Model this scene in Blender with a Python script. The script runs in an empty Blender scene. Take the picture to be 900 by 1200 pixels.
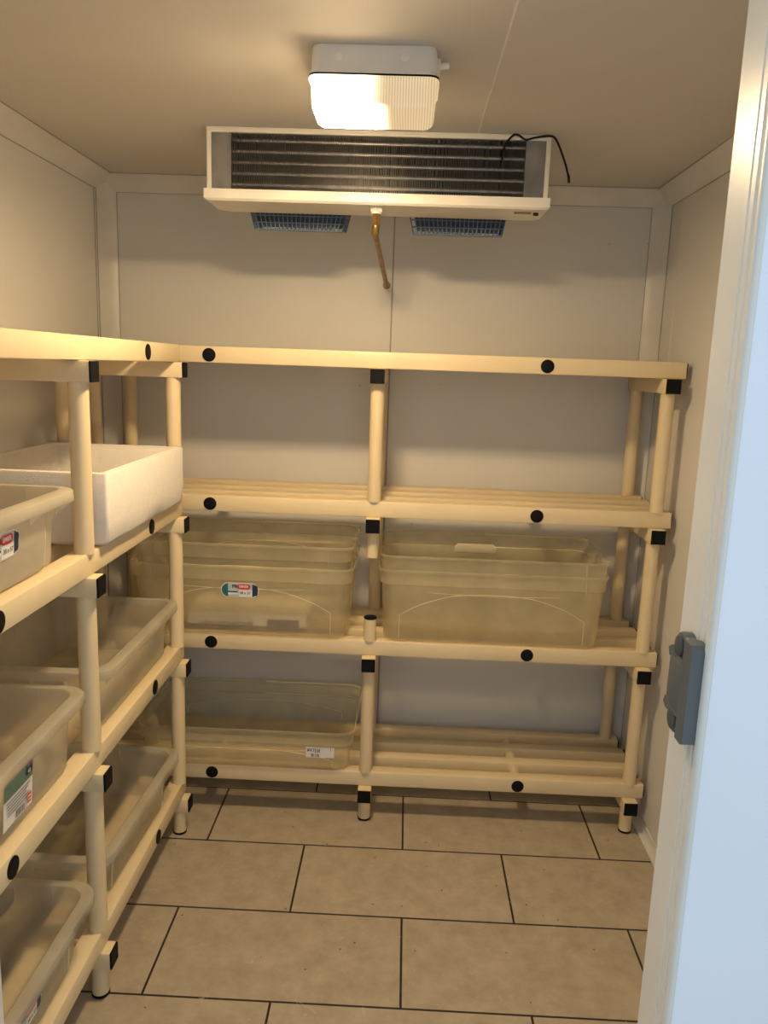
import bpy, bmesh, math, random
from mathutils import Vector, Matrix
random.seed(7)
scene = bpy.context.scene
COL = scene.collection
PI = math.pi

# ------------------------------------------------------------------ materials
def new_mat(name):
    m = bpy.data.materials.new(name); m.use_nodes = True
    nt = m.node_tree; nt.nodes.clear()
    out = nt.nodes.new('ShaderNodeOutputMaterial')
    return m, nt, out

def lin(c):
    return tuple(((v/255+.055)/1.055)**2.4 if v/255 > .04045 else v/255/12.92 for v in c)

def plastic(name, col, rough=.45, spec=.5, metal=0., vary=.06, scale=9., bump=0., bscale=300.):
    m, nt, out = new_mat(name)
    b = nt.nodes.new('ShaderNodeBsdfPrincipled')
    b.inputs['Roughness'].default_value = rough
    b.inputs['Metallic'].default_value = metal
    b.inputs['Specular IOR Level'].default_value = spec
    tc = nt.nodes.new('ShaderNodeTexCoord')
    n = nt.nodes.new('ShaderNodeTexNoise'); n.inputs['Scale'].default_value = scale; n.inputs['Detail'].default_value = 5
    nt.links.new(tc.outputs['Object'], n.inputs['Vector'])
    r = nt.nodes.new('ShaderNodeValToRGB')
    r.color_ramp.elements[0].position = .3; r.color_ramp.elements[1].position = .7
    r.color_ramp.elements[0].color = (*[max(0, c*(1-vary)) for c in col], 1)
    r.color_ramp.elements[1].color = (*[min(1, c*(1+vary)) for c in col], 1)
    nt.links.new(n.outputs['Fac'], r.inputs['Fac'])
    nt.links.new(r.outputs['Color'], b.inputs['Base Color'])
    if bump:
        n2 = nt.nodes.new('ShaderNodeTexNoise'); n2.inputs['Scale'].default_value = bscale
        nt.links.new(tc.outputs['Object'], n2.inputs['Vector'])
        bp = nt.nodes.new('ShaderNodeBump'); bp.inputs['Strength'].default_value = bump; bp.inputs['Distance'].default_value = .002
        nt.links.new(n2.outputs['Fac'], bp.inputs['Height']); nt.links.new(bp.outputs['Normal'], b.inputs['Normal'])
    nt.links.new(b.outputs['BSDF'], out.inputs['Surface'])
    return m

def frosted(name, col, clear, tint, rough=.25):
    """milky see-through polypropylene: part clear, part scattering, a soft sheen"""
    m, nt, out = new_mat(name)
    tr = nt.nodes.new('ShaderNodeBsdfTransparent'); tr.inputs['Color'].default_value = (*tint, 1)
    b = nt.nodes.new('ShaderNodeBsdfPrincipled')
    b.inputs['Roughness'].default_value = rough
    tl = nt.nodes.new('ShaderNodeBsdfTranslucent'); tl.inputs['Color'].default_value = (*col, 1)
    tc = nt.nodes.new('ShaderNodeTexCoord')
    n = nt.nodes.new('ShaderNodeTexNoise'); n.inputs['Scale'].default_value = 7; n.inputs['Detail'].default_value = 6
    nt.links.new(tc.outputs['Object'], n.inputs['Vector'])
    r = nt.nodes.new('ShaderNodeValToRGB')
    r.color_ramp.elements[0].position = .3; r.color_ramp.elements[1].position = .75
    r.color_ramp.elements[0].color = (*[c*.92 for c in col], 1); r.color_ramp.elements[1].color = (*[min(1, c*1.06) for c in col], 1)
    nt.links.new(n.outputs['Fac'], r.inputs['Fac']); nt.links.new(r.outputs['Color'], b.inputs['Base Color'])
    mx = nt.nodes.new('ShaderNodeMixShader'); mx.inputs[0].default_value = .45
    nt.links.new(b.outputs[0], mx.inputs[1]); nt.links.new(tl.outputs[0], mx.inputs[2])
    # scratches make the sheet cloudier here and there
    mr = nt.nodes.new('ShaderNodeMapRange')
    mr.inputs['From Min'].default_value = .3; mr.inputs['From Max'].default_value = .7
    mr.inputs['To Min'].default_value = min(1, clear+.05); mr.inputs['To Max'].default_value = clear-.05
    nt.links.new(n.outputs['Fac'], mr.inputs['Value'])
    mx2 = nt.nodes.new('ShaderNodeMixShader')
    nt.links.new(mr.outputs['Result'], mx2.inputs[0])
    nt.links.new(mx.outputs[0], mx2.inputs[1]); nt.links.new(tr.outputs[0], mx2.inputs[2])
    nt.links.new(mx2.outputs[0], out.inputs['Surface'])
    return m

def floor_mat():
    m, nt, out = new_mat('floor_tiles')
    b = nt.nodes.new('ShaderNodeBsdfPrincipled'); b.inputs['Roughness'].default_value = .42
    tc = nt.nodes.new('ShaderNodeTexCoord')
    mp = nt.nodes.new('ShaderNodeMapping'); mp.inputs['Location'].default_value = (.3, 0, 0)
    nt.links.new(tc.outputs['Object'], mp.inputs['Vector'])
    br = nt.nodes.new('ShaderNodeTexBrick'); br.offset = .5; br.offset_frequency = 2; br.squash = 1
    br.inputs['Scale'].default_value = 1; br.inputs['Brick Width'].default_value = .6; br.inputs['Row Height'].default_value = .3
    br.inputs['Mortar Size'].default_value = .0030; br.inputs['Mortar Smooth'].default_value = .1; br.inputs['Bias'].default_value = 0
    br.inputs['Color1'].default_value = (.430, .372, .285, 1); br.inputs['Color2'].default_value = (.408, .35, .267, 1)
    br.inputs['Mortar'].default_value = (.018, .012, .014, 1)
    nt.links.new(mp.outputs[0], br.inputs['Vector'])
    n = nt.nodes.new('ShaderNodeTexNoise'); n.inputs['Scale'].default_value = 14; n.inputs['Detail'].default_value = 9; n.inputs['Roughness'].default_value = .7
    nt.links.new(tc.outputs['Object'], n.inputs['Vector'])
    r = nt.nodes.new('ShaderNodeValToRGB')
    r.color_ramp.elements[0].position = .32; r.color_ramp.elements[0].color = (.80, .78, .75, 1)
    r.color_ramp.elements[1].position = .68; r.color_ramp.elements[1].color = (1.1, 1.1, 1.1, 1)
    nt.links.new(n.outputs['Fac'], r.inputs['Fac'])
    mu = nt.nodes.new('ShaderNodeMix'); mu.data_type = 'RGBA'; mu.blend_type = 'MULTIPLY'; mu.inputs[0].default_value = 1
    nt.links.new(br.outputs['Color'], mu.inputs[6]); nt.links.new(r.outputs['Color'], mu.inputs[7])
    # crumbs and chips: sparse dark specks and a few pale scuffs
    vo = nt.nodes.new('ShaderNodeTexVoronoi'); vo.inputs['Scale'].default_value = 26
    nt.links.new(tc.outputs['Object'], vo.inputs['Vector'])
    sep = nt.nodes.new('ShaderNodeSeparateColor'); nt.links.new(vo.outputs['Color'], sep.inputs[0])
    gt = nt.nodes.new('ShaderNodeMath'); gt.operation = 'GREATER_THAN'; gt.inputs[1].default_value = .82
    nt.links.new(sep.outputs[0], gt.inputs[0])
    lt = nt.nodes.new('ShaderNodeMath'); lt.operation = 'LESS_THAN'; lt.inputs[1].default_value = .075
    nt.links.new(vo.outputs['Distance'], lt.inputs[0])
    an = nt.nodes.new('ShaderNodeMath'); an.operation = 'MULTIPLY'
    nt.links.new(gt.outputs[0], an.inputs[0]); nt.links.new(lt.outputs[0], an.inputs[1])
    m2 = nt.nodes.new('ShaderNodeMix'); m2.data_type = 'RGBA'
    nt.links.new(an.outputs[0], m2.inputs[0]); nt.links.new(mu.outputs[2], m2.inputs[6]); m2.inputs[7].default_value = (.14, .10, .07, 1)
    n3 = nt.nodes.new('ShaderNodeTexNoise'); n3.inputs['Scale'].default_value = 38; n3.inputs['Detail'].default_value = 4; n3.inputs['Distortion'].default_value = 1.5
    nt.links.new(tc.outputs['Object'], n3.inputs['Vector'])
    r3 = nt.nodes.new('ShaderNodeValToRGB'); r3.color_ramp.elements[0].position = .66; r3.color_ramp.elements[1].position = .72
    r3.color_ramp.elements[0].color = (0, 0, 0, 1); r3.color_ramp.elements[1].color = (.45, .45, .45, 1)
    nt.links.new(n3.outputs['Fac'], r3.inputs['Fac'])
    m3 = nt.nodes.new('ShaderNodeMix'); m3.data_type = 'RGBA'
    nt.links.new(r3.outputs['Color'], m3.inputs[0]); nt.links.new(m2.outputs[2], m3.inputs[6]); m3.inputs[7].default_value = (.55, .48, .38, 1)
    nt.links.new(m3.outputs[2], b.inputs['Base Color'])
    bp = nt.nodes.new('ShaderNodeBump'); bp.inputs['Strength'].default_value = .5; bp.inputs['Distance'].default_value = .002; bp.invert = True
    nt.links.new(br.outputs['Fac'], bp.inputs['Height']); nt.links.new(bp.outputs['Normal'], b.inputs['Normal'])
    nt.links.new(b.outputs[0], out.inputs['Surface'])
    return m

def wall_mat(name, col, rough=.5):
    """painted steel cold-room panel with faint smudges and scattered specks"""
    m, nt, out = new_mat(name)
    b = nt.nodes.new('ShaderNodeBsdfPrincipled'); b.inputs['Roughness'].default_value = rough
    tc = nt.nodes.new('ShaderNodeTexCoord')
    n = nt.nodes.new('ShaderNodeTexNoise'); n.inputs['Scale'].default_value = 2.2; n.inputs['Detail'].default_value = 6
    nt.links.new(tc.outputs['Object'], n.inputs['Vector'])
    r = nt.nodes.new('ShaderNodeValToRGB')
    r.color_ramp.elements[0].position = .3; r.color_ramp.elements[0].color = (*[c*.95 for c in col], 1)
    r.color_ramp.elements[1].position = .7; r.color_ramp.elements[1].color = (*[c*1.03 for c in col], 1)
    nt.links.new(n.outputs['Fac'], r.inputs['Fac'])
    vo = nt.nodes.new('ShaderNodeTexVoronoi'); vo.inputs['Scale'].default_value = 11
    nt.links.new(tc.outputs['Object'], vo.inputs['Vector'])
    sep = nt.nodes.new('ShaderNodeSeparateColor'); nt.links.new(vo.outputs['Color'], sep.inputs[0])
    gt = nt.nodes.new('ShaderNodeMath'); gt.operation = 'GREATER_THAN'; gt.inputs[1].default_value = .9
    nt.links.new(sep.outputs[1], gt.inputs[0])
    lt = nt.nodes.new('ShaderNodeMath'); lt.operation = 'LESS_THAN'; lt.inputs[1].default_value = .028
    nt.links.new(vo.outputs['Distance'], lt.inputs[0])
    an = nt.nodes.new('ShaderNodeMath'); an.operation = 'MULTIPLY'
    nt.links.new(gt.outputs[0], an.inputs[0]); nt.links.new(lt.outputs[0], an.inputs[1])
    mx = nt.nodes.new('ShaderNodeMix'); mx.data_type = 'RGBA'
    nt.links.new(an.outputs[0], mx.inputs[0]); nt.links.new(r.outputs['Color'], mx.inputs[6])
    mx.inputs[7].default_value = (*[c*.55 for c in col], 1)
    nt.links.new(mx.outputs[2], b.inputs['Base Color'])
    n2 = nt.nodes.new('ShaderNodeTexNoise'); n2.inputs['Scale'].default_value = 500
    nt.links.new(tc.outputs['Object'], n2.inputs['Vector'])
    bp = nt.nodes.new('ShaderNodeBump'); bp.inputs['Strength'].default_value = .08; bp.inputs['Distance'].default_value = .001
    nt.links.new(n2.outputs['Fac'], bp.inputs['Height']); nt.links.new(bp.outputs['Normal'], b.inputs['Normal'])
    nt.links.new(b.outputs[0], out.inputs['Surface'])
    return m

def diffuser_mat():
    """ribbed glass over a burning lamp that sits toward the left end of the fitting"""
    m, nt, out = new_mat('lit_diffuser')
    tc = nt.nodes.new('ShaderNodeTexCoord')
    sx = nt.nodes.new('ShaderNodeSeparateXYZ'); nt.links.new(tc.outputs['Object'], sx.inputs[0])
    mr = nt.nodes.new('ShaderNodeMapRange'); mr.interpolation_type = 'SMOOTHERSTEP'
    mr.inputs['From Min'].default_value = -.030; mr.inputs['From Max'].default_value = .080
    mr.inputs['To Min'].default_value = 1; mr.inputs['To Max'].default_value = 0
    nt.links.new(sx.outputs['X'], mr.inputs['Value'])
    # vertical prismatic ribs
    wv = nt.nodes.new('ShaderNodeMath'); wv.operation = 'MULTIPLY'; wv.inputs[1].default_value = 2*PI/.0052
    nt.links.new(sx.outputs['X'], wv.inputs[0])
    sn = nt.nodes.new('ShaderNodeMath'); sn.operation = 'SINE'; nt.links.new(wv.outputs[0], sn.inputs[0])
    rm = nt.nodes.new('ShaderNodeMapRange'); rm.inputs['From Min'].default_value = -1; rm.inputs['From Max'].default_value = 1
    rm.inputs['To Min'].default_value = .78; rm.inputs['To Max'].default_value = 1.15
    nt.links.new(sn.outputs[0], rm.inputs['Value'])
    lo = nt.nodes.new('ShaderNodeMath'); lo.operation = 'MULTIPLY'; lo.inputs[1].default_value = LAMP_LOW
    nt.links.new(rm.outputs['Result'], lo.inputs[0])
    hi = nt.nodes.new('ShaderNodeMath'); hi.operation = 'MULTIPLY_ADD'; hi.inputs[1].default_value = LAMP_HIGH
    nt.links.new(lo.outputs[0], hi.inputs[2])
    # the glass throws its light mostly downward: the collar and side walls glow less
    mz = nt.nodes.new('ShaderNodeMapRange'); mz.interpolation_type = 'SMOOTHERSTEP'
    mz.inputs['From Min'].default_value = -.098; mz.inputs['From Max'].default_value = -.1135
    mz.inputs['To Min'].default_value = .014; mz.inputs['To Max'].default_value = 1
    nt.links.new(sx.outputs['Z'], mz.inputs['Value'])
    hz = nt.nodes.new('ShaderNodeMath'); hz.operation = 'MULTIPLY'
    pw = nt.nodes.new('ShaderNodeMath'); pw.operation = 'POWER'; pw.inputs[1].default_value = 8; nt.links.new(mr.outputs['Result'], pw.inputs[0])
    nt.links.new(pw.outputs[0], hz.inputs[0]); nt.links.new(mz.outputs['Result'], hz.inputs[1])
    nt.links.new(hz.outputs[0], hi.inputs[0])
    em = nt.nodes.new('ShaderNodeEmission'); em.inputs['Color'].default_value = (*LAMP_COL, 1)
    nt.links.new(hi.outputs[0], em.inputs['Strength'])
    gl = nt.nodes.new('ShaderNodeBsdfGlossy'); gl.inputs['Roughness'].default_value = .2
    ad = nt.nodes.new('ShaderNodeMixShader'); ad.inputs[0].default_value = .06
    nt.links.new(em.outputs[0], ad.inputs[1]); nt.links.new(gl.outputs[0], ad.inputs[2])
    nt.links.new(ad.outputs[0], out.inputs['Surface'])
    return m

LAMP_COL = (1.0, .725, .40)
LAMP_HIGH = 580.0
LAMP_LOW = 1.1

M = {}
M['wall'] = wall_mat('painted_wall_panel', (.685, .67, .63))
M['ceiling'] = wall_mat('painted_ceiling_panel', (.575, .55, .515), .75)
M['cove'] = plastic('white_cove_plastic', (.66, .64, .60), .35)
M['joint'] = plastic('joint_line', (.36, .335, .30), .6)  # panel joints, and the painted shadow lines beside the coving
M['joint_light'] = plastic('pale_joint_line', (.72, .70, .66), .5)
M['door_frame'] = wall_mat('painted_door_lining', (.68, .655, .575), .3)
M['outer'] = wall_mat('outer_wall_panel', (.78, .80, .83), .4)
M['cream'] = plastic('cream_shelving_plastic', (.725, .60, .385), .42, vary=.035)
M['cream_post'] = plastic('cream_post_plastic', (.71, .58, .365), .44, vary=.035)
M['black'] = plastic('black_cap_plastic', (.005, .005, .006), .6, .15)
M['tub'] = frosted('frosted_tub_plastic', (.92, .87, .66), .66, (.96, .93, .86))
M['bin'] = frosted('cloudy_bin_plastic', (.80, .775, .665), .56, (.96, .93, .87))
M['binmilk'] = frosted('milky_bin_plastic', (.80, .745, .62), .24, (.95, .92, .86))
M['rimline'] = frosted('bright_rim_plastic', (1.0, .95, .78), .06, (.97, .95, .9))  # whitish tone carries the painted highlight of the tub rims
M['rimsoft'] = frosted('soft_ridge_plastic', (.92, .86, .66), .35, (.97, .95, .9))
M['foam'] = plastic('white_polystyrene', (.74, .70, .645), .8, .2, vary=.03, scale=60, bump=.35, bscale=260)
M['white_metal'] = plastic('white_painted_metal', (.80, .76, .68), .35)
M['galv'] = plastic('galvanised_plate', (.24, .235, .23), .5, metal=.5, vary=.25, scale=16)
M['fin'] = plastic('aluminium_fins', (.25, .24, .225), .4, metal=.75, vary=.2, scale=30)
M['coil_dark'] = plastic('dark_coil_depth', (.02, .018, .017), .8)
M['tube'] = plastic('coil_tube_metal', (.40, .36, .31), .35, metal=.9, vary=.2, scale=60)
M['blue'] = plastic('blue_guard_plastic', (.12, .18, .29), .5)
M['housing'] = plastic('dark_fan_housing', (.035, .045, .065), .6)  # for the dark filler added inside the fan guards
M['brass'] = plastic('tarnished_brass', (.30, .19, .07), .42, metal=.85, vary=.3, scale=60)
M['copper'] = plastic('dull_copper_pipe', (.30, .20, .09), .45, metal=.6, vary=.3, scale=40)
M['lamp_body'] = plastic('grey_white_lamp_body', (.86, .83, .78), .45)
M['diffuser'] = diffuser_mat()
M['grey'] = plastic('grey_latch_plastic', (.088, .098, .096), .5, vary=.08)
M['grey_dark'] = plastic('dark_grey_screw_cap', (.055, .060, .056), .5)
M['paper'] = plastic('white_label_paper', (.80, .78, .74), .6)
M['ink'] = plastic('black_label_ink', (.02, .02, .025), .6)
M['teal'] = plastic('teal_label_ink', (.02, .13, .19), .5)
M['navy'] = plastic('navy_label_ink', (.015, .03, .075), .5)
M['red'] = plastic('red_label_ink', (.62, .03, .03), .5)
M['sky'] = plastic('pale_blue_label_ink', (.42, .55, .60), .5)
M['green'] = plastic('grey_green_label_ink', (.13, .22, .17), .5)
M['greyink'] = plastic('grey_label_ink', (.33, .32, .30), .6)
M['purple'] = plastic('purple_print', (.16, .10, .16), .6)
M['carton'] = plastic('white_carton_board', (.82, .77, .70), .7)
M['brownink'] = plastic('brown_print', (.20, .11, .06), .7)
M['floor'] = floor_mat()
M['cable'] = plastic('black_cable_sheath', (.004, .004, .004), .6, .2)

# ------------------------------------------------------------------ mesh helpers
def spline(pts, k=8):
    P_ = [Vector(p) for p in pts]; P_ = [P_[0]*2-P_[1]]+P_+[P_[-1]*2-P_[-2]]; out = []
    for i in range(1, len(P_)-2):
        for j in range(k):
            t = j/k; a, b, c, d = P_[i-1:i+3]
            out.append(.5*((2*b)+(c-a)*t+(2*a-5*b+4*c-d)*t*t+(3*b-3*c+d-a)*t**3))
    out.append(P_[-2]); return out

class MB:
    def __init__(self): self.bm = bmesh.new(); self.mats = []
    def mi(self, m):
        if m is None: return 0
        if m not in self.mats: self.mats.append(m)
        return self.mats.index(m)
    def box(self, a, b, bev=0., seg=2, m=None, mat=None):
        v0 = [(x, y, z) for x in (a[0], b[0]) for y in (a[1], b[1]) for z in (a[2], b[2])]
        vs = [self.bm.verts.new(v) for v in v0]
        fs = [self.bm.faces.new([vs[i] for i in f]) for f in ((0,1,3,2),(4,6,7,5),(0,4,5,1),(2,3,7,6),(0,2,6,4),(1,5,7,3))]
        i = self.mi(mat)
        for f in fs: f.material_index = i
        if bev:
            es = set(e for f in fs for e in f.edges)
            r = bmesh.ops.bevel(self.bm, geom=list(es), offset=bev, segments=seg, affect='EDGES', profile=.5)
            for f in r['faces']: f.material_index = i
            vs = list(set(v for f in r['faces'] for v in f.verts) | set(v for v in vs if v.is_valid))
        if m is not None: bmesh.ops.transform(self.bm, matrix=m, verts=vs)
        return vs
    def poly(self, pts, mat=None):
        f = self.bm.faces.new([self.bm.verts.new(p) for p in pts]); f.material_index = self.mi(mat); return f
    def loops(self, rings, close=True, cap0=False, cap1=False, mat=None):
        i = self.mi(mat); R = [[self.bm.verts.new(p) for p in r] for r in rings]; n = len(R[0])
        for a, b in zip(R[:-1], R[1:]):
            for k in range(n if close else n-1):
                f = self.bm.faces.new((a[k], a[(k+1) % n], b[(k+1) % n], b[k])); f.material_index = i
        if cap0: f = self.bm.faces.new(list(reversed(R[0]))); f.material_index = i
        if cap1: f = self.bm.faces.new(R[-1]); f.material_index = i
        return R
    def tube(self, pts, r, n=10, caps=True, mat=None):
        pts = [Vector(p) for p in pts]; rings = []
        rs = r if isinstance(r, (list, tuple)) else [r]*len(pts)
        up = None
        for k, p in enumerate(pts):
            t = (pts[min(k+1, len(pts)-1)] - pts[max(k-1, 0)]).normalized()
            if up is None:
                up = Vector((0, 0, 1)) if abs(t.z) < .9 else Vector((1, 0, 0))
            s = t.cross(up).normalized(); up = s.cross(t).normalized()
            rings.append([p + (s*math.cos(2*PI*j/n) + up*math.sin(2*PI*j/n))*rs[k] for j in range(n)])
        self.loops(rings, cap0=caps, cap1=caps, mat=mat)
    def cyl(self, a, b, r, n=24, mat=None, bev=0.):
        a = Vector(a); b = Vector(b)
        if bev:
            d = (b-a).normalized()
            self.tube([a, a+d*bev*.3, a+d*bev, b-d*bev, b-d*bev*.3, b], [r-bev, r-bev*.3, r, r, r-bev*.3, r-bev], n, mat=mat)
        else: self.tube([a, b], r, n, mat=mat)
    def prism(self, pts, axis, a, b, mat=None):
        def P(p, t): return {'x': (t, p[0], p[1]), 'y': (p[0], t, p[1]), 'z': (p[0], p[1], t)}[axis]
        self.loops([[P(p, a) for p in pts], [P(p, b) for p in pts]], cap0=True, cap1=True, mat=mat)
    def build(self, name, mat=None, parent=None, smooth=35, loc=None, fix=True):
        if fix: bmesh.ops.recalc_face_normals(self.bm, faces=self.bm.faces)
        me = bpy.data.meshes.new(name); self.bm.to_mesh(me); self.bm.free()
        for m in (self.mats or [mat]): me.materials.append(m)
        if smooth:
            for p in me.polygons: p.use_smooth = True
            me.set_sharp_from_angle(angle=math.radians(smooth))
        o = bpy.data.objects.new(name, me); COL.objects.link(o)
        if parent: o.parent = parent
        if loc is not None: o.location = loc
        return o

def empty(name, loc, label, cat, group=None, rz=0.):
    o = bpy.data.objects.new(name, None); COL.objects.link(o); o.location = loc; o.rotation_euler = (0, 0, rz)
    o.empty_display_size = .05
    return tag(o, label, cat, group)
def tag(o, label, cat, group=None):
    o['label'] = label; o['category'] = cat
    if group: o['group'] = group
    return o
def struct(mb, name, mat, smooth=35, label=None):
    o = mb.build(name, mat, smooth=smooth); o['kind'] = 'structure'
    if label: o['label'] = label
    return o

# ------------------------------------------------------------------ room dimensions (metres; floor at z=0, x right, y away)
XL, XR, YB, YF, H = -1.072, .780, .537, -1.300, 2.030
YO = -1.392                       # outer face of the front wall
DX0, DX1, DH = -.527, .279, 1.94  # doorway
TH = .09

mb = MB(); mb.box((-2.2, -3.2, -.08), (2.0, YB+TH, 0)); struct(mb, 'floor', M['floor'], 0)
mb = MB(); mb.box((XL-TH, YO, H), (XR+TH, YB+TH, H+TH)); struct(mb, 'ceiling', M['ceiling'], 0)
mb = MB(); mb.box((XL-TH, YB, 0), (XR+TH, YB+TH, H)); struct(mb, 'wall_back', M['wall'], 0)
mb = MB(); mb.box((XL-TH, YF, 0), (XL, YB, H)); struct(mb, 'wall_left', M['wall'], 0)
mb = MB(); mb.box((XR, YF, 0), (XR+TH, YB, H)); struct(mb, 'wall_right', M['wall'], 0)
mb = MB()
LN = .003                          # thickness of the lining round the doorway
mb.box((-2.2, YO, 0), (DX0-LN, YF, 2.4)); mb.box((DX1+LN, YO, 0), (2.0, YF, 2.4)); mb.box((DX0-LN, YO, DH+LN), (DX1+LN, YF, 2.4))
struct(mb, 'wall_front', M['outer'], 0)

# door lining: a moulded profile on each jamb with a rounded bead on the outer arris
def jamb(x, s, name):
    # s=+1 right jamb (faces -x), s=-1 left jamb
    pr = [(x+s*LN, YF), (x, YF), (x, YF-.052), (x+s*.0018, YF-.053), (x+s*.0018, YF-.0555), (x, YF-.0565), (x, YF-.066), (x+s*.0018, YF-.067),
          (x+s*.0018, YF-.0695), (x, YF-.0705), (x-s*.0012, YF-.078), (x-s*.0035, YF-.082), (x-s*.0045, YF-.087), (x-s*.003, YF-.0915), (x-s*.001, YF-.0935), (x+s*.0015, YF-.0935), (x+s*LN, YF-.0922)]
    mb = MB(); mb.prism(pr, 'z', 0, DH+LN); return struct(mb, name, M['door_frame'], 50)
jamb(DX1, 1, 'trim_1'); jamb(DX0, -1, 'trim_2')
mb = MB(); mb.box((DX0, YO, DH), (DX1, YF, DH+LN)); struct(mb, 'trim_3', M['door_frame'])

# quarter-round coving in the corners
def cove_pts(c, n=8):  # concave-looking plastic cover: chamfer with a soft bow
    pts = [(0, 0), (c, 0), (c, .004)]
    for k in range(1, n):
        a = k/n; t = (c*(1-a)+.004*a, .004*(1-a)+c*a)
        bow = .006*math.sin(PI*a)
        pts.append((t[0]-bow*.7, t[1]-bow*.7))
    pts += [(.004, c), (0, c)]
    return pts
C = .05
SHADE_W = .0016  # width of dark strips that paint the shadow lines along coving edges
mb = MB(); mb.prism([(YB-p[0], H-p[1]) for p in cove_pts(C)], 'x', XL, XR, mat=M['cove']); mb.box((XL, YB-.0025, H-C-SHADE_W), (XR, YB, H-C), mat=M['joint']); mb.box((XL, YB-C-SHADE_W, H-.0025), (XR, YB-C, H), mat=M['joint']); struct(mb, 'trim_4', M['cove'])
mb = MB(); mb.prism([(XL+p[0], H-p[1]) for p in cove_pts(C)], 'y', YF, YB, mat=M['cove']); mb.box((XL, YF, H-C-SHADE_W), (XL+.0025, YB, H-C), mat=M['joint']); mb.box((XL+C, YF, H-.0025), (XL+C+SHADE_W, YB, H), mat=M['joint']); struct(mb, 'trim_5', M['cove'])
mb = MB(); mb.prism([(XR-p[0], H-p[1]) for p in cove_pts(C)], 'y', YF, YB, mat=M['cove']); mb.box((XR-.0025, YF, H-C-SHADE_W), (XR, YB, H-C), mat=M['joint']); mb.box((XR-C-SHADE_W, YF, H-.0025), (XR-C, YB, H), mat=M['joint']); struct(mb, 'trim_6', M['cove'])
def corner(x, s, name):
    mb = MB(); mb.prism([(x+s*p[0], YB-p[1]) for p in cove_pts(C)], 'z', 0, H-.028, mat=M['cove'])
    mb.box((min(x+s*C, x+s*(C+SHADE_W)), YB-.0025, 0), (max(x+s*C, x+s*(C+SHADE_W)), YB, H-C), mat=M['joint']); mb.box((min(x, x+s*.0025), YB-C-SHADE_W, 0), (max(x, x+s*.0025), YB-C, H-C), mat=M['joint'])
    struct(mb, name, M['cove'])
corner(XL, 1, 'trim_7'); corner(XR, -1, 'trim_8')
# low skirting cover along the right wall, left wall and back wall
B = .026
mb = MB(); mb.prism([(XR-p[0], p[1]) for p in cove_pts(B)], 'y', YF, YB-.05); struct(mb, 'baseboard_right', M['cove'])
mb = MB(); mb.prism([(XL+p[0], p[1]) for p in cove_pts(B)], 'y', YF, YB-.05); struct(mb, 'baseboard_left', M['cove'])
mb = MB(); mb.prism([(YB-p[0], p[1]) for p in cove_pts(B)], 'x', XL+.05, XR-.05); struct(mb, 'baseboard_back', M['cove'])
# panel joints
mb = MB(); mb.box((-.1055, YB-.0012, 0), (-.1005, YB+.001, H-.05)); struct(mb, 'trim_9', M['joint'])
mb = MB(); mb.box((.1105, YF, H-.0012), (.1145, YB-.05, H+.001)); struct(mb, 'trim_10', M['joint_light'])
mb = MB(); mb.box((XR-.0012, .382, B), (XR+.001, .3865, H-.05)); struct(mb, 'trim_11', M['joint_light'])
mb = MB(); mb.box((XL-.001, .468, B), (XL+.0012, .4725, H-.05)); struct(mb, 'trim_12', M['joint'])

# ------------------------------------------------------------------ shelving
TIERS = [.169, .610, 1.048, 1.488]
BH, BW, CS, PR = .048, .043, .043, .0203     # beam height, beam width, crossbeam side, post radius
PITCH = .1023

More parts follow.
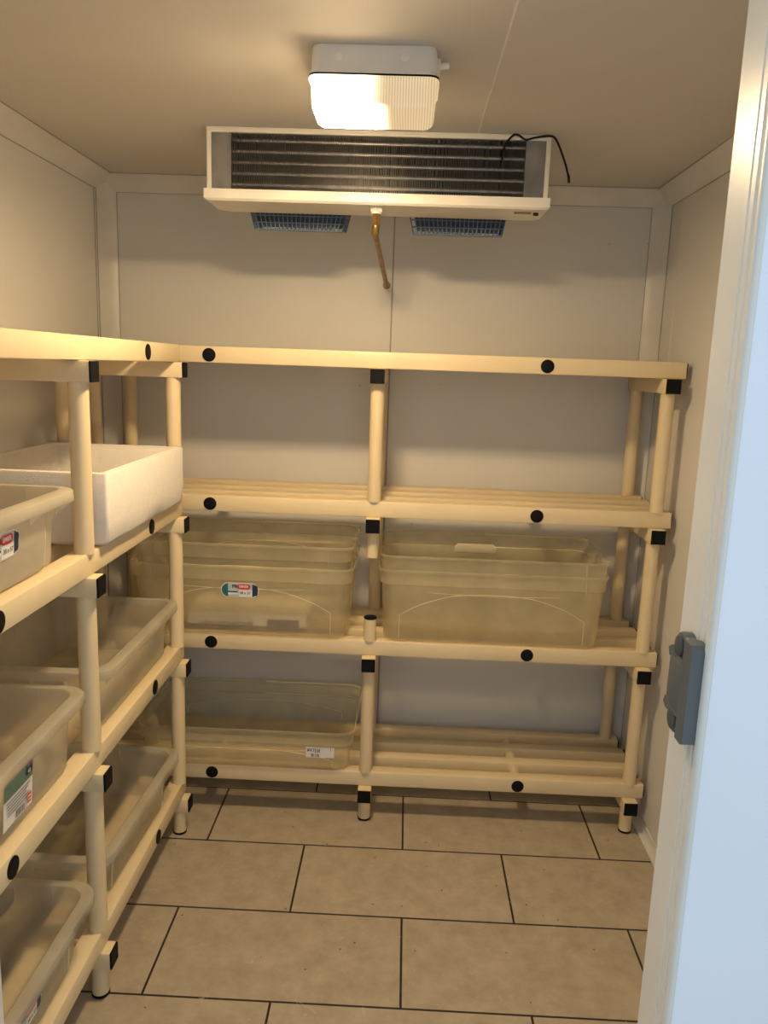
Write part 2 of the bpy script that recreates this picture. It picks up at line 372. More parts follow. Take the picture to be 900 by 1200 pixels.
def make_rack(root, x0, x1, posts, plugs, front, cross_front, skip=None):
    """Local frame: x along the rack, y to the wall, front face of the front beams at y=0. posts = x of the frames."""
    depth = 3*PITCH + BW
    yfp, yrp = BW*.5-.009, 3*PITCH + BW*.5 - .003
    for t, z in enumerate(TIERS):
        mb = MB()
        for k in range(4):
            y = k*PITCH; e = 0 if k in (0, 3) else .004
            mb.box((x0+e, y, z-BH+(.0 if k == 0 else .004)), (x1-e, y+BW, z-(0 if k == 0 else .001)), .0035, 2)
        for px in plugs:
            mb.cyl((px, .004, z-BH*.52), (px, depth-.004, z-BH*.52), .0165, 16)
        sh = mb.build('shelf', M['cream'], root)
        for k in range(4):
            y = k*PITCH
            for xe, s in ((x0, -1), (x1, 1)):
                c = MB(); c.box((xe-.0005 if s > 0 else xe-.003, y+.003, z-BH+.006), (xe+.003 if s > 0 else xe+.0005, y+BW-.003, z-.004), .001, 1)
                c.build('end_cap', M['black'], sh)
        for px in plugs:
            c = MB(); c.cyl((px, -.0022, z-BH*.52), (px, .002, z-BH*.52), .0195, 28, bev=.001); c.build('plug', M['black'], sh)
        for i, px in enumerate(posts):
            zc = z - BH
            c = MB(); c.box((px-CS/2, cross_front+.004, zc-CS), (px+CS/2, depth+.004, zc-.0004), .003, 2)
            cb = c.build('crossbeam', M['cream_post'], root)
            for ya, yb in ((cross_front, cross_front+.0045), (depth+.0035, depth+.007)):
                c = MB(); c.box((px-CS/2+.0005, ya, zc-CS+.0005), (px+CS/2-.0005, yb, zc-.0008), .0012, 1); c.build('end_cap', M['black'], cb)
            for y in (yfp, yrp):
                zb = TIERS[t-1] if t else 0.
                zt = zc - CS
                if skip and t == skip[0] and i == skip[1] and y == yfp:
                    c = MB(); c.cyl((px, y, zt-.082), (px, y, zt+.001), PR-.002, 28); c.build('post_stub', M['cream_post'], root)
                    c = MB(); c.cyl((px, y, zb-.001), (px, y, zb+.070), PR-.001, 28); st = c.build('post_stub', M['cream_post'], root)
                    c = MB(); c.cyl((px, y, zb+.069), (px, y, zb+.075), PR-.0005, 28, bev=.0015); c.build('end_cap', M['black'], st)
                    continue
                c = MB()
                if t: c.cyl((px, y, zb-.001), (px, y, zt+.001), PR, 28); c.build('post', M['cream_post'], root)
                else:
                    c.cyl((px, y, .006), (px, y, zt+.001), PR-.001, 28); ft = c.build('foot', M['cream_post'], root)
                    c = MB(); c.cyl((px, y, 0), (px, y, .007), PR+.0002, 28, bev=.001); c.build('foot_pad', M['black'], ft)

back = empty('shelving_rack', (-.127, .148, 0), 'cream plastic slatted shelving rack running along the back wall', 'shelving')
make_rack(back, -1.013+.127, .760+.127, (-.843, 0, .843), (-.494, .488), 0, -.033, skip=(2, 1))
left = empty('shelving_rack', (-.682, -.600, 0), 'cream plastic slatted shelving rack along the left wall, its shelves full of containers', 'shelving', rz=PI/2)
# local x -> world +y, local y -> world -x
make_rack(left, -.667, .668, (-.637, 0, .637), (-.372, .390), 0, -.023)

# ------------------------------------------------------------------ bins
def ring(hx, hy, r, z, step=0., a=0., n=6):
    """rounded rectangle, x long; with step>0 the long sides are recessed by step where |x|>a"""
    pts = []
    def arc(cx, cy, a0):
        for k in range(n+1):
            t = a0 + PI/2*k/n; pts.append((cx+r*math.cos(t), cy+r*math.sin(t), z))
    s = step
    arc(hx-r, hy-s-r, 0)
    pts += [(a+.001, hy-s, z), (a-.001, hy, z), (-a+.001, hy, z), (-a-.001, hy-s, z)]
    arc(-hx+r, hy-s-r, PI/2)
    arc(-hx+r, -hy+s+r, PI)
    pts += [(-a-.001, -hy+s, z), (-a+.001, -hy, z), (a-.001, -hy, z), (a+.001, -hy+s, z)]
    arc(hx-r, -hy+s+r, 3*PI/2)
    return pts

def wall_inset(prof, z):
    for (i0, z0, *_), (i1, z1, *_) in zip(prof[:-1], prof[1:]):
        if z0 <= z <= z1: return i0+(i1-i0)*(z-z0)/max(1e-6, z1-z0)
    return prof[-1][0]

def make_tub(name, L, D, h, kind, mat, label, cat, group, loc, rz=0., arch=True):
    hx, hy = L/2, D/2; mb = MB()
    if kind == 'tub':        # back-rack tubs: thin double-ledged rim, embossed arch on the sides
        prof = [(.034, .0, .036), (.026, .003, .04), (.021, .012, .042), (.012, h-.052, .042), (.010, h-.048, .042), (.006, h-.046, .042),
                (.0052, h-.012, .042), (.0045, h-.010, .042), (.0005, h-.009, .045), (0, h-.006, .045), (.0005, h-.001, .045), (.003, h, .043)]
        step, a = 0, hx*.5
    else:                    # left-rack bins: broad rolled rim with a skirt, ribbed sides
        prof = [(.046, .0, .032), (.038, .003, .036), (.034, .011, .038), (.0285, h-.061, .039), (.0268, h-.040, .040), (.026, h-.026, .040), (.025, h-.003, .040), (.0235, h-.0008, .041), (.021, h, .043),
                (.004, h-.003, .052), (.001, h-.0042, .054), (0, h-.0065, .055), (-.001, h-.023, .055), (-.0002, h-.0242, .054)]
        step, a = (.0075, hx*.62) if kind == 'bin' else (0, hx*.6)
    rings = []
    for k, (i, z, r) in enumerate(prof):
        st = step*((1 if z < h-.055 else 0)) if kind != 'tub' and z < h-.02 else 0
        rings.append(ring(hx-i, hy-i, r, z, st, a))
    mb.loops(rings, cap0=True, mat=mat)
    if kind == 'tub' and arch:
        for sy in (-1, 1):
            pts = []
            zt = h-.070
            key = [(-.40, .004), (-.40, .55), (-.31, .76), (-.17, .95), (0, 1.0), (.17, .95), (.31, .76), (.40, .55), (.40, .004)]
            for (u, v) in key:
                z = max(.014, v*zt); pts.append((u*L, sy*(hy-wall_inset(prof, z)+.0005), z))
            dense = [Vector(pts[0])] + spline(pts[1:-1], 6) + [Vector(pts[-1])]
            # second, wider curve that sweeps down toward the corners
            mb.tube(dense, .0013, 6, mat=M['rimsoft'])
            w = []
            for k in range(25):
                u = -1+2*k/24; z = zt*(.92-.30*abs(u)**1.6) + .018
                w.append((u*(hx-.075), sy*(hy-wall_inset(prof, z)+.0004), z))
            if sy < 0: mb.tube([(p[0], p[1], h-.062-.012*math.cos(p[0]/hx*PI/2)) for p in w], .0010, 6, mat=M['rimsoft'])
    if kind == 'tub':
        # rim bead, its highlight put into the pale colour
        bead = ring(hx-.0005, hy-.0005, .045, h-.004)
        mb.tube([Vector(p) for p in bead]+[Vector(bead[0])], .0033, 6, caps=False, mat=M['rimline'])
        # ledge bead in the same painted-highlight colour
        bead = ring(hx-.0065, hy-.0065, .042, h-.047)
        mb.tube([Vector(p) for p in bead]+[Vector(bead[0])], .0013, 6, caps=False, mat=M['rimline'])
        for sx in (-1, 1):      # short stiffening tabs under the rim near the corners
            for sy in (-1, 1):
                x = sx*(hx-.075); 
                mb.box((x-.001, sy*(hy-.004)-.003, h-.062), (x+.001, sy*(hy-.004)+.003, h-.01), mat=mat)
    else:
        bead = ring(hx+.0006, hy+.0006, .055, h-.0235)
        mb.tube([Vector(p) for p in bead]+[Vector(bead[0])], .0011, 6, caps=False, mat=M['rimsoft'])
        if kind == 'bin':       # moulded rib where the side steps back toward each end
            for sx in (-1, 1):
                for sy in (-1, 1):
                    mb.tube([(sx*(a+.001), sy*(hy-wall_inset(prof, z)-.0005), z) for z in (.012, h*.3, h-.062)], .0022, 8, mat=M['rimsoft'])
        # stiffening webs under the rolled rim
        for sy in (-1, 1):
            for k in range(5):
                x = (-.8+.4*k)*hx
                mb.poly([(x, sy*(hy-.001), h-.008), (x, sy*(hy-.001), h-.022), (x, sy*(hy-.027), h-.050), (x, sy*(hy-.027), h-.008)], mat=mat)
        for sx in (-1, 1):
            for k in (-1, 0, 1):
                y = k*.45*hy
                mb.poly([(sx*(hx-.001), y, h-.008), (sx*(hx-.001), y, h-.022), (sx*(hx-.027), y, h-.050), (sx*(hx-.027), y, h-.008)], mat=mat)
    o = mb.build(name, mat, smooth=40, fix=False)
    o.location = loc; o.rotation_euler = (0, 0, rz)
    tag(o, label, cat, group)
    o_prof = prof
    return o, o_prof, hx, hy

# ------------------------------------------------------------------ stickers (flat print in a local u,v frame, joined into one mesh)
def text_polys(txt, size, bold=0.):
    cu = bpy.data.curves.new('lettering', 'FONT'); cu.body = txt; cu.size = size; cu.align_x = 'CENTER'; cu.align_y = 'CENTER'
    cu.offset = bold; cu.resolution_u = 3
    ob = bpy.data.objects.new('lettering', cu); me = bpy.data.meshes.new_from_object(ob)
    v = [tuple(p.co[:2]) for p in me.vertices]; f = [tuple(p.vertices) for p in me.polygons]
    bpy.data.objects.remove(ob); bpy.data.curves.remove(cu); bpy.data.meshes.remove(me)
    return v, f

class Sticker:
    def __init__(self): self.mb = MB(); self.k = 0
    def layer(self, pts, mat):
        self.k += 1; z = self.k*.00022
        self.mb.poly([(p[0], p[1], z) for p in pts], mat)
    def rect(self, a, b, c, d, mat): self.layer([(a, b), (c, b), (c, d), (a, d)], mat)
    def pill(self, cx, cy, w, h, mat, n=12, r=None):
        r = h/2 if r is None else r; pts = []
        for (x, y, a0) in ((cx+w/2-r, cy+h/2-r, 0), (cx-w/2+r, cy+h/2-r, PI/2), (cx-w/2+r, cy-h/2+r, PI), (cx+w/2-r, cy-h/2+r, 3*PI/2)):
            for k in range(n+1): pts.append((x+r*math.cos(a0+PI/2*k/n), y+r*math.sin(a0+PI/2*k/n)))
        self.layer(pts, mat)
    def text(self, txt, cx, cy, size, mat, bold=0., sx=1.):
        self.k += 1; z = self.k*.00022; v, f = text_polys(txt, size, bold); i = self.mb.mi(mat)
        vs = [self.mb.bm.verts.new((cx+p[0]*sx, cy+p[1], z)) for p in v]
        for q in f:
            try: self.mb.bm.faces.new([vs[j] for j in q]).material_index = i
            except ValueError: pass
    def stroke(self, pts, w, mat):
        self.k += 1; z = self.k*.00022; i = self.mb.mi(mat)
        for p, q in zip(pts[:-1], pts[1:]):
            p = Vector((*p, z)); q = Vector((*q, z)); d = (q-p).normalized(); n = Vector((-d.y, d.x, 0))*w/2
            self.mb.bm.faces.new([self.mb.bm.verts.new(t) for t in (p-n-d*w*.3, q-n+d*w*.3, q+n+d*w*.3, p+n-d*w*.3)]).material_index = i
    def place(self, name, parent, x, y, z, tilt=0.):
        """front of a bin: u -> +x, v -> up, facing -y, leaning outward at the top by tilt"""
        o = self.mb.build(name, None, parent, smooth=0, fix=False)
        o.matrix_local = Matrix.Translation((x, y, z)) @ Matrix.Rotation(PI/2+tilt, 4, 'X')
        return o

def brand_sticker():
    s = Sticker(); w, h = .116, .047
    s.pill(0, 0, w, h, M['paper']); s.pill(0, 0, w-.004, h-.004, M['teal'])
    s.rect(.036, -.017, .040, .017, M['navy']); s.pill(.0475, 0, .015, .034, M['navy'], r=.0074)
    s.rect(-.036, -h/2+.002, .038, h/2-.002, M['sky'])
    s.rect(-.003, -h/2+.0025, .038, .002, M['paper'])
    s.rect(-.036, -.014, -.005, -.004, M['paper']); s.rect(-.037, -.0075, -.006, -.0035, M['ink'])
    s.text('PR', -.015, .0115, .0155, M['navy'], .0004)
    s.pill(.0125, .0115, .040, .0165, M['red']); s.text('EMIER', .0125, .0118, .0115, M['paper'], .0003, sx=.95)
    for k, (u, t) in enumerate(((.005, '38'), (.0175, '±'), (.028, '57'))):
        s.text('38 x 57' if k == 0 else '', .0165, -.0085, .011, M['ink'], .0002) if k == 0 else None
    return s

def front_y(prof, hy, z): return -(hy-wall_inset(prof, z)) - .0016

TUB = 'frosted storage tubs on the back rack'
Z2 = TIERS[1]+.001
# nested pair, right bay of the second shelf
R_H = .234
RX, RYC = .2445, .318
make_tub('storage_tub', .704, .385, R_H, 'tub', M['tub'], 'clear empty tub in the right bay of the back rack, lower of its nested pair', 'storage tub', TUB, (RX, RYC, Z2))
o, pf, hx, hy = make_tub('storage_tub', .698, .380, R_H, 'tub', M['tub'], 'clear empty tub set inside the lower tub in the right bay of the back rack', 'storage tub', TUB, (RX+.002, RYC, Z2+.044), arch=False)
s = MB()
s.prism([(-.072, -.004), (.072, -.004), (.072, .016), (.060, .026), (-.060, .026), (-.072, .016)], 'y', 0, .002)
hd = s.build('handle_patch', M['rimline'], o, loc=(-.03, hy-.024, R_H-.060))
# nested pair with the oval sticker
L_H = .228
LX = -.525
oL, pf, hx, hy = make_tub('storage_tub', .690, .385, L_H, 'tub', M['tub'], 'frosted tub with oval blue and red sticker, holding a white carton, on the back rack', 'storage tub', TUB, (LX, .312, Z2))
st = brand_sticker(); st.place('sticker', oL, -.527-LX, front_y(pf, hy, .15), .150, .04)
make_tub('storage_tub', .684, .380, L_H, 'tub', M['tub'], 'frosted tub nested inside the stickered tub, its rim close under the third shelf', 'storage tub', TUB, (LX+.001, .314, Z2+.067), arch=True)
# carton lying in the stickered tub
mb = MB(); mb.box((-.19, -.11, 0), (.19, .11, .056), .002, 1, mat=M['carton'])
mb.box((-.188, -.1106, .002), (.188, -.109, .010), mat=M['brownink'])
mb.box((.066, -.1108, .004), (.166, -.109, .034), mat=M['purple'])
v, f = text_polys('ANCHOR', .040, .0008)
i = mb.mi(M['brownink']); vs = [mb.bm.verts.new((-.065+p[0]*1.05, -.1110, .012+p[1]*.62)) for p in v]
for q in f: mb.bm.faces.new([vs[j] for j in q]).material_index = i
cart = mb.build('carton', None, smooth=0, loc=(-.520, .312, Z2+.0025))
tag(cart, 'flat white carton with purple patch lying in the bottom of the stickered tub', 'carton')
# shallow tub with handwritten label
Z1 = TIERS[0]+.001
W_H = .142
oW, pf, hx, hy = make_tub('storage_tub', .700, .392, W_H, 'tub', M['tub'], 'shallow clear tub with a handwritten white paper label on the lowest back shelf', 'storage tub', TUB, (-.512, .312, Z1))
s = Sticker(); s.rect(-.045, -.0185, .045, .0185, M['paper'])
def letter(strokes, x, y, w, h, th=.0016):
    for st_ in strokes: s.stroke([(x+a*w, y+b*h) for a, b in st_], th, M['ink'])
GL = {'W': [[(0,1),(.25,0),(.5,.7),(.75,0),(1,1)]], 'A': [[(0,0),(.5,1),(1,0)],[(.2,.4),(.8,.4)]], 'T': [[(0,1),(1,1)],[(.5,1),(.5,0)]],
      'E': [[(1,1),(0,1),(0,0),(1,0)],[(0,.5),(.8,.5)]], 'R': [[(0,0),(0,1),(.9,.9),(.9,.55),(0,.5),(1,0)]],
      'B': [[(0,0),(0,1),(.8,.9),(.8,.6),(0,.52),(.9,.4),(.9,.1),(0,0)]], 'I': [[(.5,0),(.5,1)]], 'N': [[(0,0),(0,1),(1,0),(1,1)]]}
for k, ch in enumerate('WATER'): letter(GL[ch], -.0405+k*.0085, .003-.0005*k, .0062, .0105)
for k, ch in enumerate('BIN'): letter(GL[ch], -.0265+k*.0085, -.0140, .0062, .0098)
s.place('label', oW, -.2715+.512, front_y(pf, hy, .069), .069, .07)

# left rack bins (length along the rack)
BIN = 'cloudy plastic bins on the left rack'
def lbin(name, L, D, h, kind, mat, label, xf, y0, y1, z, rz=0.):
    return make_tub(name, y1-y0, D, h, kind, mat, label, 'storage bin', BIN, (xf-D/2, (y0+y1)/2, z), PI/2+rz)
Z3 = TIERS[2]+.001
b3, pf3, hx3, hy3 = lbin('storage_bin', 0, .37, .148, 'bin', M['binmilk'], 'milky storage bin beside the white foam box, oval sticker on its side', -.674, -1.205, -.645, Z3)
brand_sticker().place('sticker', b3, -.912+.925, front_y(pf3, hy3, .087), .083, .075)
b2f, pf, hx, hy = lbin('storage_bin', 0, .375, .155, 'plain', M['bin'], 'clear storage bin below the white foam box on the left rack', -.672, -.556, .012, Z2)
b2n, pf2, hx2, hy2 = lbin('storage_bin', 0, .375, .163, 'plain', M['bin'], 'clear storage bin with a rectangular green and white barcode label', -.672, -1.215, -.636, Z2)
s = Sticker()
s.rect(-.052, -.045, .052, .045, M['paper']); s.rect(-.052, .010, .052, .045, M['green'])
s.rect(.026, .020, .0505, .045, M['navy']); s.rect(.027, .034, .049, .042, M['purple']); s.text('43', .038, .0255, .010, M['paper'], .0003)
for k in range(5):
    s.rect(-.044+.001*k, .003-.006*k, .040-.006*(k % 3), .0055-.006*k, M['greyink'])
for k in range(9): s.rect(-.012+k*.0032, -.038, -.012+k*.0032+(.0018 if k % 3 else .0024), -.024, M['ink'])
s.rect(.027, -.034, .040, -.014, M['red']); s.rect(.029, -.022, .038, -.019, M['paper']); s.rect(.029, -.029, .038, -.026, M['paper'])
s.rect(-.052, -.0425, .03, -.041, M['greyink'])
s.place('label', b2n, -.905+.9255, front_y(pf2, hy2, .072), .070, .07)
b1f, pf, hx, hy = lbin('storage_bin', 0, .37, .147, 'bin', M['bin'], 'clear storage bin on the lowest left shelf, next to the back rack', -.672, -.572, -.015, Z1, rz=-.035)
b1n, pf1, hx1, hy1 = lbin('storage_bin', 0, .37, .147, 'bin', M['bin'], 'clear storage bin on the lowest left shelf, nearest the doorway, oval sticker on its side', -.670, -1.205, -.634, Z1, rz=-.01)
brand_sticker().place('sticker', b1n, -.925+.9195, front_y(pf1, hy1, .070), .070, .075)

# polystyrene box
mb = MB()
X0, X1, Y0, Y1, h, w, bt = -.19, .19, -.281, .281, .158, .024, .03
def rect(a, z): return [(X0+a, Y0+a, z), (X1-a, Y0+a, z), (X1-a, Y1-a, z), (X0+a, Y1-a, z)]
def rrect(a, r, z, n=4):
    p = []
    for cx, cy, t0 in ((X1-a-r, Y1-a-r, 0), (X0+a+r, Y1-a-r, PI/2), (X0+a+r, Y0+a+r, PI), (X1-a-r, Y0+a+r, 3*PI/2)):
        for k in range(n+1): p.append((cx+r*math.cos(t0+PI/2*k/n), cy+r*math.sin(t0+PI/2*k/n), z))
    return p
def dense(p, m=10):
    out = []
    for a, b in zip(p, p[1:]+p[:1]):
        a = Vector(a); b = Vector(b); k = m if (b-a).length > .1 else 1
        for i in range(k): out.append(a.lerp(b, i/k))
    return out
rings = [dense(q) for q in (rrect(.014, .014, 0), rrect(.004, .009, .004), rrect(.002, .008, .012), rrect(0, .007, .05), rrect(0, .007, h-.004), rrect(.002, .006, h),
         rrect(w-.006, .010, h), rrect(w-.004, .010, h-.010), rrect(w, .012, h-.014), rrect(w+.006, .02, bt))]
for k in (0, 1):            # chewed lower edge
    for p in rings[k]:
        j = random.uniform(0, .004)+.006*max(0, math.sin(p.y*31)*math.sin(p.y*13+1)); p.z += j if k else 0
        if k: 
            c = Vector((0, 0, p.z)); d = (p-c).normalized(); p -= d*random.uniform(0, .003)
mb.loops(rings, cap0=True, cap1=True)
foam = mb.build('foam_box', M['foam'], smooth=50, loc=(-.850, -.273, Z3))
tag(foam, 'open white polystyrene box hanging over the edge of the left rack', 'box')

# ------------------------------------------------------------------ ceiling cooler
EX0, EX1, EY, ED = -.573, .296, -.050, .150
cool = empty('evaporator_cooler', (-.1385, EY, H), 'white ceiling-hung cooling unit with dark finned coil and two blue fan guards', 'cooling unit')
def cm(name, mb, mat=None, par=None, sm=35):
    o = mb.build(name, mat, par or cool, sm); o.matrix_parent_inverse = Matrix.Identity(4)
    if (par or cool) is cool: o.location = (-cool.location.x, -cool.location.y, -cool.location.z)
    return o
ZT, ZB = H, 1.853          # top and tray underside
mb = MB()                  # casing: top plate, ends and the sloping back
mb.box((EX0, EY+.002, ZT-.004), (EX1, EY+.45, ZT-.0005), .0008, 1)
for x, s in ((EX0, 1), (EX1, -1)):
    pr = [(EY+.004, ZT-.002), (EY+.45, ZT-.002), (EY+.45, ZT-.03), (EY+ED, ZB+.012), (EY+.004, ZB+.012)]
    mb.prism(pr, 'x', x, x+s*.003)
mb.prism([(EY+.45, ZT-.002), (EY+.45, ZT-.03), (EY+ED, ZB+.014), (EY+ED-.002, ZB+.016), (EY+.446, ZT-.028), (EY+.446, ZT-.002)], 'x', EX0+.003, EX1-.003)
cm('casing', mb, M['white_metal'])
mb = MB()                  # front frame: top rail, two thin uprights
mb.box((EX0, EY-.002, ZT-.014), (EX1, EY+.012, ZT-.001), .0015, 2)
mb.box((EX0, EY-.002, ZB+.020), (EX0+.011, EY+.012, ZT-.012), .0015, 2)
mb.box((EX1-.011, EY-.002, ZB+.020), (EX1, EY+.012, ZT-.012), .0015, 2)
cm('front_frame', mb, M['white_metal'])
mb = MB()                  # drip tray with folded front lip and chamfered ends
zl = ZB+.026
pr = [(EX0-.006, EY-.010), (EX1+.006, EY-.010)]
top = [(EX0-.006, EY-.010, zl), (EX1+.006, EY-.010, zl), (EX1+.006, EY+ED, zl), (EX0-.006, EY+ED, zl)]
mid = [(EX0-.006, EY-.010, ZB+.003), (EX1+.006, EY-.010, ZB+.003), (EX1+.006, EY+ED, ZB+.003), (EX0-.006, EY+ED, ZB+.003)]
bot = [(EX0+.002, EY-.004, ZB-.002), (EX1-.002, EY-.004, ZB-.002), (EX1-.014, EY+ED-.004, ZB-.002), (EX0+.030, EY+ED-.004, ZB-.002)]
mb.loops([top, mid, bot], cap0=True, cap1=True)
cm('drip_tray', mb, M['white_metal'], sm=20)
CX0, CX1 = -.511, .2345
mb = MB()
mb.box((EX0+.011, EY+.004, zl), (CX0-.004, EY+.010, ZT-.013), .0005, 1); mb.box((CX0-.0045, EY, zl), (CX0, EY+.03, ZT-.013))
cm('end_plate', mb, M['galv'])
mb = MB(); mb.box((CX1+.004, EY+.004, zl), (EX1-.011, EY+.010, ZT-.013), .0005, 1); mb.box((CX1, EY, zl), (CX1+.0045, EY+.03, ZT-.013))
cm('end_plate', mb, M['galv'])
mb = MB()                  # coil: fins and the tube rows between them
mb.box((CX0, EY+.050, zl), (CX1, EY+.055, ZT-.013), mat=M['coil_dark'])
n = 168
for k in range(n):
    x = CX0+(CX1-CX0)*(k+.5)/n + random.uniform(-.0006, .0006); z1 = ZT-.015-random.uniform(0, .001)
    lean = random.uniform(-.0012, .0012) * (2.2 if random.random() < .08 else 1)
    mb.loops([[(x-.00035, EY+.004, zl), (x+.00035, EY+.004, zl), (x+.00035, EY+.05, zl), (x-.00035, EY+.05, zl)],
              [(x-.00035+lean, EY+.004, z1), (x+.00035+lean, EY+.004, z1), (x+.00035, EY+.05, z1), (x-.00035, EY+.05, z1)]], mat=M['fin'])
for k in range(5):
    z = zl+.016+k*.0265
    mb.cyl((CX0, EY+.0155, z), (CX1, EY+.0155, z), .0050, 10, mat=M['tube'])
cm('coil', mb, None)
def guard(xa, xb, xc, xd):
    """blue basket guard: a wire grid on a tapered box, mouth up against the slope behind the tray"""
    zt, zb = ZB+.030, ZB-.043
    ya, yb, yc, yd = EY+ED+.004, EY+ED+.165, EY+ED+.010, EY+ED+.145
    mb = MB()
    T = [Vector(p) for p in ((xa, ya, zt), (xb, ya, zt), (xb, yb, zt+.03), (xa, yb, zt+.03))]
    Bq = [Vector(p) for p in ((xc, yc, zb), (xd, yc, zb), (xd, yd, zb+.02), (xc, yd, zb+.02))]
    r = .0016
    def bar(p, q, rr=r): mb.tube([p, q], rr, 5)
    for a in range(4):
        b = (a+1) % 4; m_ = 21 if a in (0, 2) else 10
        for k in range(m_+1):
            t = k/m_; bar(T[a].lerp(T[b], t), Bq[a].lerp(Bq[b], t))
        for k in range(5):
            t = k/4; bar(T[a].lerp(Bq[a], t), T[b].lerp(Bq[b], t), .0022 if k in (0, 4) else r)
    for k in range(22): t = k/21; bar(Bq[0].lerp(Bq[1], t), Bq[3].lerp(Bq[2], t))
    for k in range(11): t = k/10; bar(Bq[0].lerp(Bq[3], t), Bq[1].lerp(Bq[2], t))
    g = cm('fan_guard', mb, M['blue'])
    # fan behind the guard
    mb = MB(); c = (T[0]+T[2])/2+Vector((0, 0, .004))
    mb.cyl(c-Vector((0, 0, .012)), c+Vector((0, 0, .02)), .022, 18, bev=.003)
    for k in range(5):
        a = 2*PI*k/5; u = Vector((math.cos(a), math.sin(a), 0)); v_ = Vector((-u.y, u.x, 0)); q = []
        for rr, wd in ((.02, .010), (.045, .022), (.066, .026)):
            q.append((c+u*rr-v_*wd+Vector((0, 0, -.006)), c+u*rr+v_*wd+Vector((0, 0, .008))))
        for s0, s1 in zip(q[:-1], q[1:]): mb.poly([s0[0], s1[0], s1[1], s0[1]])
    mb.build('fan', M['coil_dark'], g, fix=False)
    mb = MB(); k_ = Vector((0, 0, .010)); cT = (T[0]+T[2])/2; cB = (Bq[0]+Bq[2])/2  # dark box added inside the guard so the grid gaps look dark
    def inn(q, c_): return [p + Vector(((.010 if p.x < c_.x else -.010), (.010 if p.y < c_.y else -.010), .008)) for p in q]
    mb.loops([inn(T, cT), inn(Bq, cB)], cap0=True, cap1=True)
    mb.build('fan_housing', M['housing'], g, 0)
guard(-.499, -.219, -.480, -.238)
guard(-.058, .216, -.040, .203)
mb = MB()                  # drain: white nut, brass fitting, copper tail to the wall
mb.cyl((-.138, -.018, ZB-.014), (-.138, -.018, ZB+.001), .017, 6, bev=.002); mb.cyl((-.138, -.018, ZB-.018), (-.138, -.018, ZB-.012), .0135, 20)
nut = cm('drain_nut', mb, M['white_metal'])
mb = MB()
mb.cyl((-.139, -.016, ZB-.045), (-.138, -.018, ZB-.016), .0125, 6, bev=.002)
mb.cyl((-.1405, -.010, ZB-.068), (-.139, -.016, ZB-.043), .0100, 16, bev=.002)
cm('drain_fitting', mb, M['brass'])
mb = MB()
mb.tube([(-.1405, -.012, ZB-.062), (-.140, .0, ZB-.070), (-.138, .03, ZB-.0745), (-.130, .28, ZB-.109), (-.1225, .515, ZB-.1415), (-.122, .536, ZB-.1425)], .0075, 12)
t_ = Vector((-.1222, .531, ZB-.1415)); mb.cyl(t_-Vector((0, .003, 0)), t_+Vector((0, .005, 0)), .0125, 18, bev=.0015)
cm('drain_pipe', mb, M['copper'])
mb = MB(); mb.box((.219, EY+.03, ZB-.0032), (.262, EY+.05, ZB-.0015)); 
cm('rating_plate', mb, M['brass'])
mb = MB(); mb.cyl((.275, EY+.04, ZB-.008), (.275, EY+.04, ZB-.001), .007, 16, bev=.001); cm('screw', mb, M['coil_dark'])

# sensor cable draped over the unit's right end
mb = MB()
mb.tube(spline([(.174, -.049, 1.965), (.177, -.056, 1.985), (.183, -.060, 2.006), (.200, -.062, 2.024), (.214, -.060, 2.0235), (.230, -.062, 2.014), (.250, -.060, 2.019), (.275, -.060, 2.0235), (.296, -.064, 2.0225),
                (.308, -.066, 2.010), (.322, -.066, 1.982), (.333, -.066, 1.956), (.341, -.066, 1.932)]), .0026, 8)
mb.tube([(.3405, -.066, 1.935), (.3425, -.066, 1.928), (.3440, -.066, 1.915)], [.0028, .0036, .003], 8)
cab = mb.build('sensor_cable', M['cable']); tag(cab, 'thin black sensor cable draped over the cooling unit corner', 'cable')

# ------------------------------------------------------------------ bulkhead light
LXc, LYc = -.125, -.520
lamp = empty('ceiling_light', (LXc, LYc, H), 'lit rectangular bulkhead lamp with ribbed glass on the ceiling', 'ceiling lamp')
def lring(hx, hy, r, z, n=6):
    p = []
    for cx, cy, t0 in ((hx-r, hy-r, 0), (-hx+r, hy-r, PI/2), (-hx+r, -hy+r, PI), (hx-r, -hy+r, 3*PI/2)):
        for k in range(n+1): p.append((cx+r*math.cos(t0+PI/2*k/n), cy+r*math.sin(t0+PI/2*k/n), z))
    return p
mb = MB(); mb.loops([lring(.1155, .063, .018, -.0005), lring(.1165, .064, .018, -.004), lring(.1185, .0655, .018, -.044), lring(.1205, .067, .018, -.0465), lring(.1205, .067, .018, -.051)], cap0=True, cap1=True)
for x in (-.065, .058):
    mb.cyl((x, -.0662, -.0215), (x, -.063, -.0215), .0085, 20, bev=.0008)
mb.box((.112, -.03, -.035), (.124, -.012, -.008), .003, 2)
mb.cyl((.122, -.021, -.020), (.140, -.021, -.018), .006, 12, bev=.001)
mb.build('lamp_base', M['lamp_body'], lamp)
mb = MB(); mb.loops([lring(.1220, .0685, .019, -.0508), lring(.1225, .069, .019, -.0535), lring(.1200, .0665, .018, -.0545), lring(.1190, .0655, .018, -.0512)], cap0=False, cap1=False)
mb.build('gasket', M['black'], lamp)
mb = MB(); mb.loops([lring(.1215, .068, .020, -.0540), lring(.1225, .069, .020, -.0575), lring(.1205, .0675, .020, -.061), lring(.1185, .066, .019, -.066), lring(.1165, .064, .018, -.098), lring(.1145, .062, .017, -.107),
                     lring(.108, .056, .014, -.1125), lring(.098, .046, .010, -.114)], cap0=True, cap1=True)
mb.build('diffuser', M['diffuser'], lamp, 50)

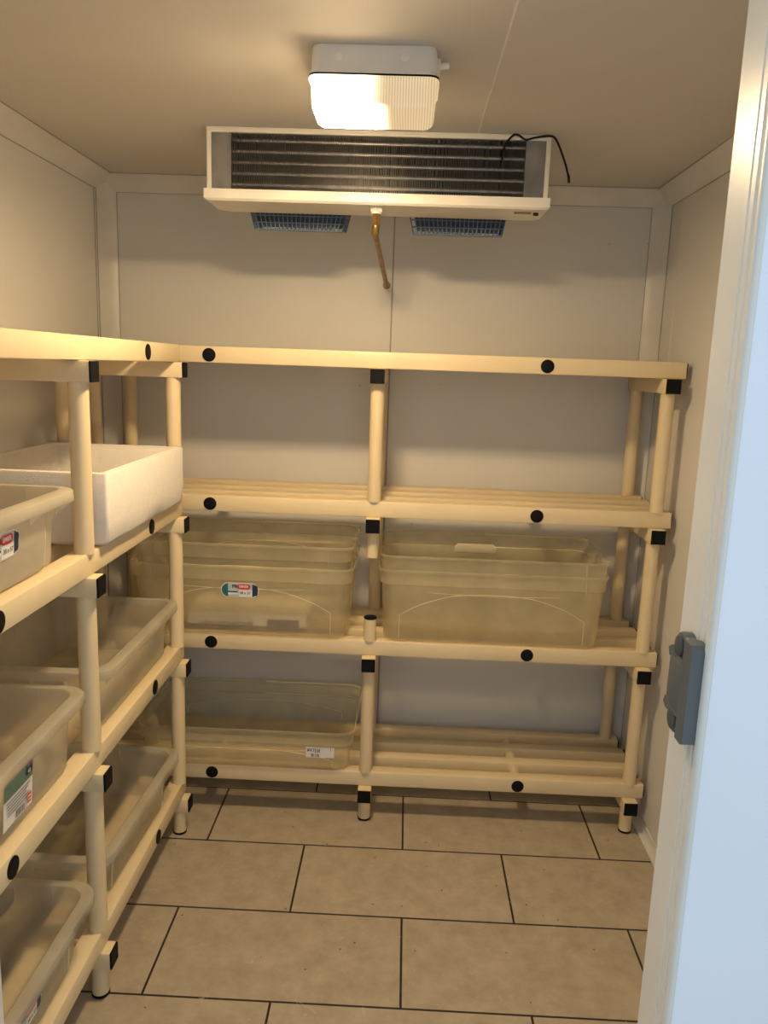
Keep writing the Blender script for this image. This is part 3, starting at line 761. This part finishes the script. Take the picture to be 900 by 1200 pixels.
# ------------------------------------------------------------------ latch keeper on the right jamb
KX = DX1
kp = empty('latch_keeper', (KX, -1.345, 1.118), 'grey plastic latch keeper screwed to the door frame', 'latch')
mb = MB()
# local: x<0 toward the opening, y toward the room, z up
def hull(y0, y1, z0, z1, d, b=.003): mb.box((-d, y0, z0), (.0005, y1, z1), b, 2)
pr = [(-.040, -.047), (-.034, -.050), (-.017, -.050), (-.017, .060), (-.034, .060), (-.040, .055)]
mb.prism([(p[0], p[1]) for p in pr], 'x', -.0175, .0003)
hull(-.020, .026, -.026, .030, .0165, .004)
# sloping shoulders between the centre block and the screw lugs
for s_ in (1, -1):
    z0 = .030 if s_ > 0 else -.026
    mb.prism([(-.018, z0-s_*.004), (.030, z0-s_*.004), (.034, z0+s_*.004), (.026, z0+s_*.009), (-.018, z0+s_*.003)], 'x', -.0150, .0003)
    zc = .045 if s_ > 0 else -.039
    mb.cyl((-.0125, .006, zc), (.0003, .006, zc), .0155, 24, bev=.002)
    mb.box((-.012, -.02, zc-.012), (.0003, .006, zc+.013), .002, 1)
mb.build('keeper_body', M['grey'], kp)
for zc in (.045, -.039):
    mb = MB(); mb.cyl((-.0155, .006, zc), (-.012, .006, zc), .0115, 24, bev=.0012); mb.build('screw_cap', M['grey_dark'], kp)

# ------------------------------------------------------------------ light from outside, camera
w = bpy.data.worlds.new('daylight'); scene.world = w; w.use_nodes = True
bg = w.node_tree.nodes['Background']; bg.inputs['Color'].default_value = (.70, .845, 1.0, 1); bg.inputs['Strength'].default_value = 1.5

cam = bpy.data.cameras.new('camera'); co = bpy.data.objects.new('camera', cam); COL.objects.link(co)
cx, cy, cz, yaw, pitch, roll, f = -.0396, -2.1518, 1.4502, -.02437, -.18578, .03465, 914.135
p_ = dict(yaw=-0.0244, pitch=-0.1858, roll=0.0346)
sy_, cy_, sp, cp = math.sin(yaw), math.cos(yaw), math.sin(pitch), math.cos(pitch)
fw = Vector((sy_*cp, cy_*cp, sp)); rt = Vector((cy_, -sy_, 0)); up = rt.cross(fw)
c_, s_ = math.cos(roll), math.sin(roll)
r2 = rt*c_+up*s_; u2 = up*c_-rt*s_
mt = Matrix((r2, u2, -fw)).transposed().to_4x4(); mt.translation = (cx, cy, cz)
co.matrix_world = mt
cam.sensor_fit = 'AUTO'; cam.sensor_width = 36; cam.lens = f*36/1200; cam.clip_start = .01
scene.camera = co

scene.view_settings.view_transform = 'Standard'
scene.view_settings.look = 'None'
scene.view_settings.exposure = -.45
scene.cycles.transparent_max_bounces = 40
scene.cycles.max_bounces = 12
scene.cycles.sample_clamp_indirect = 6
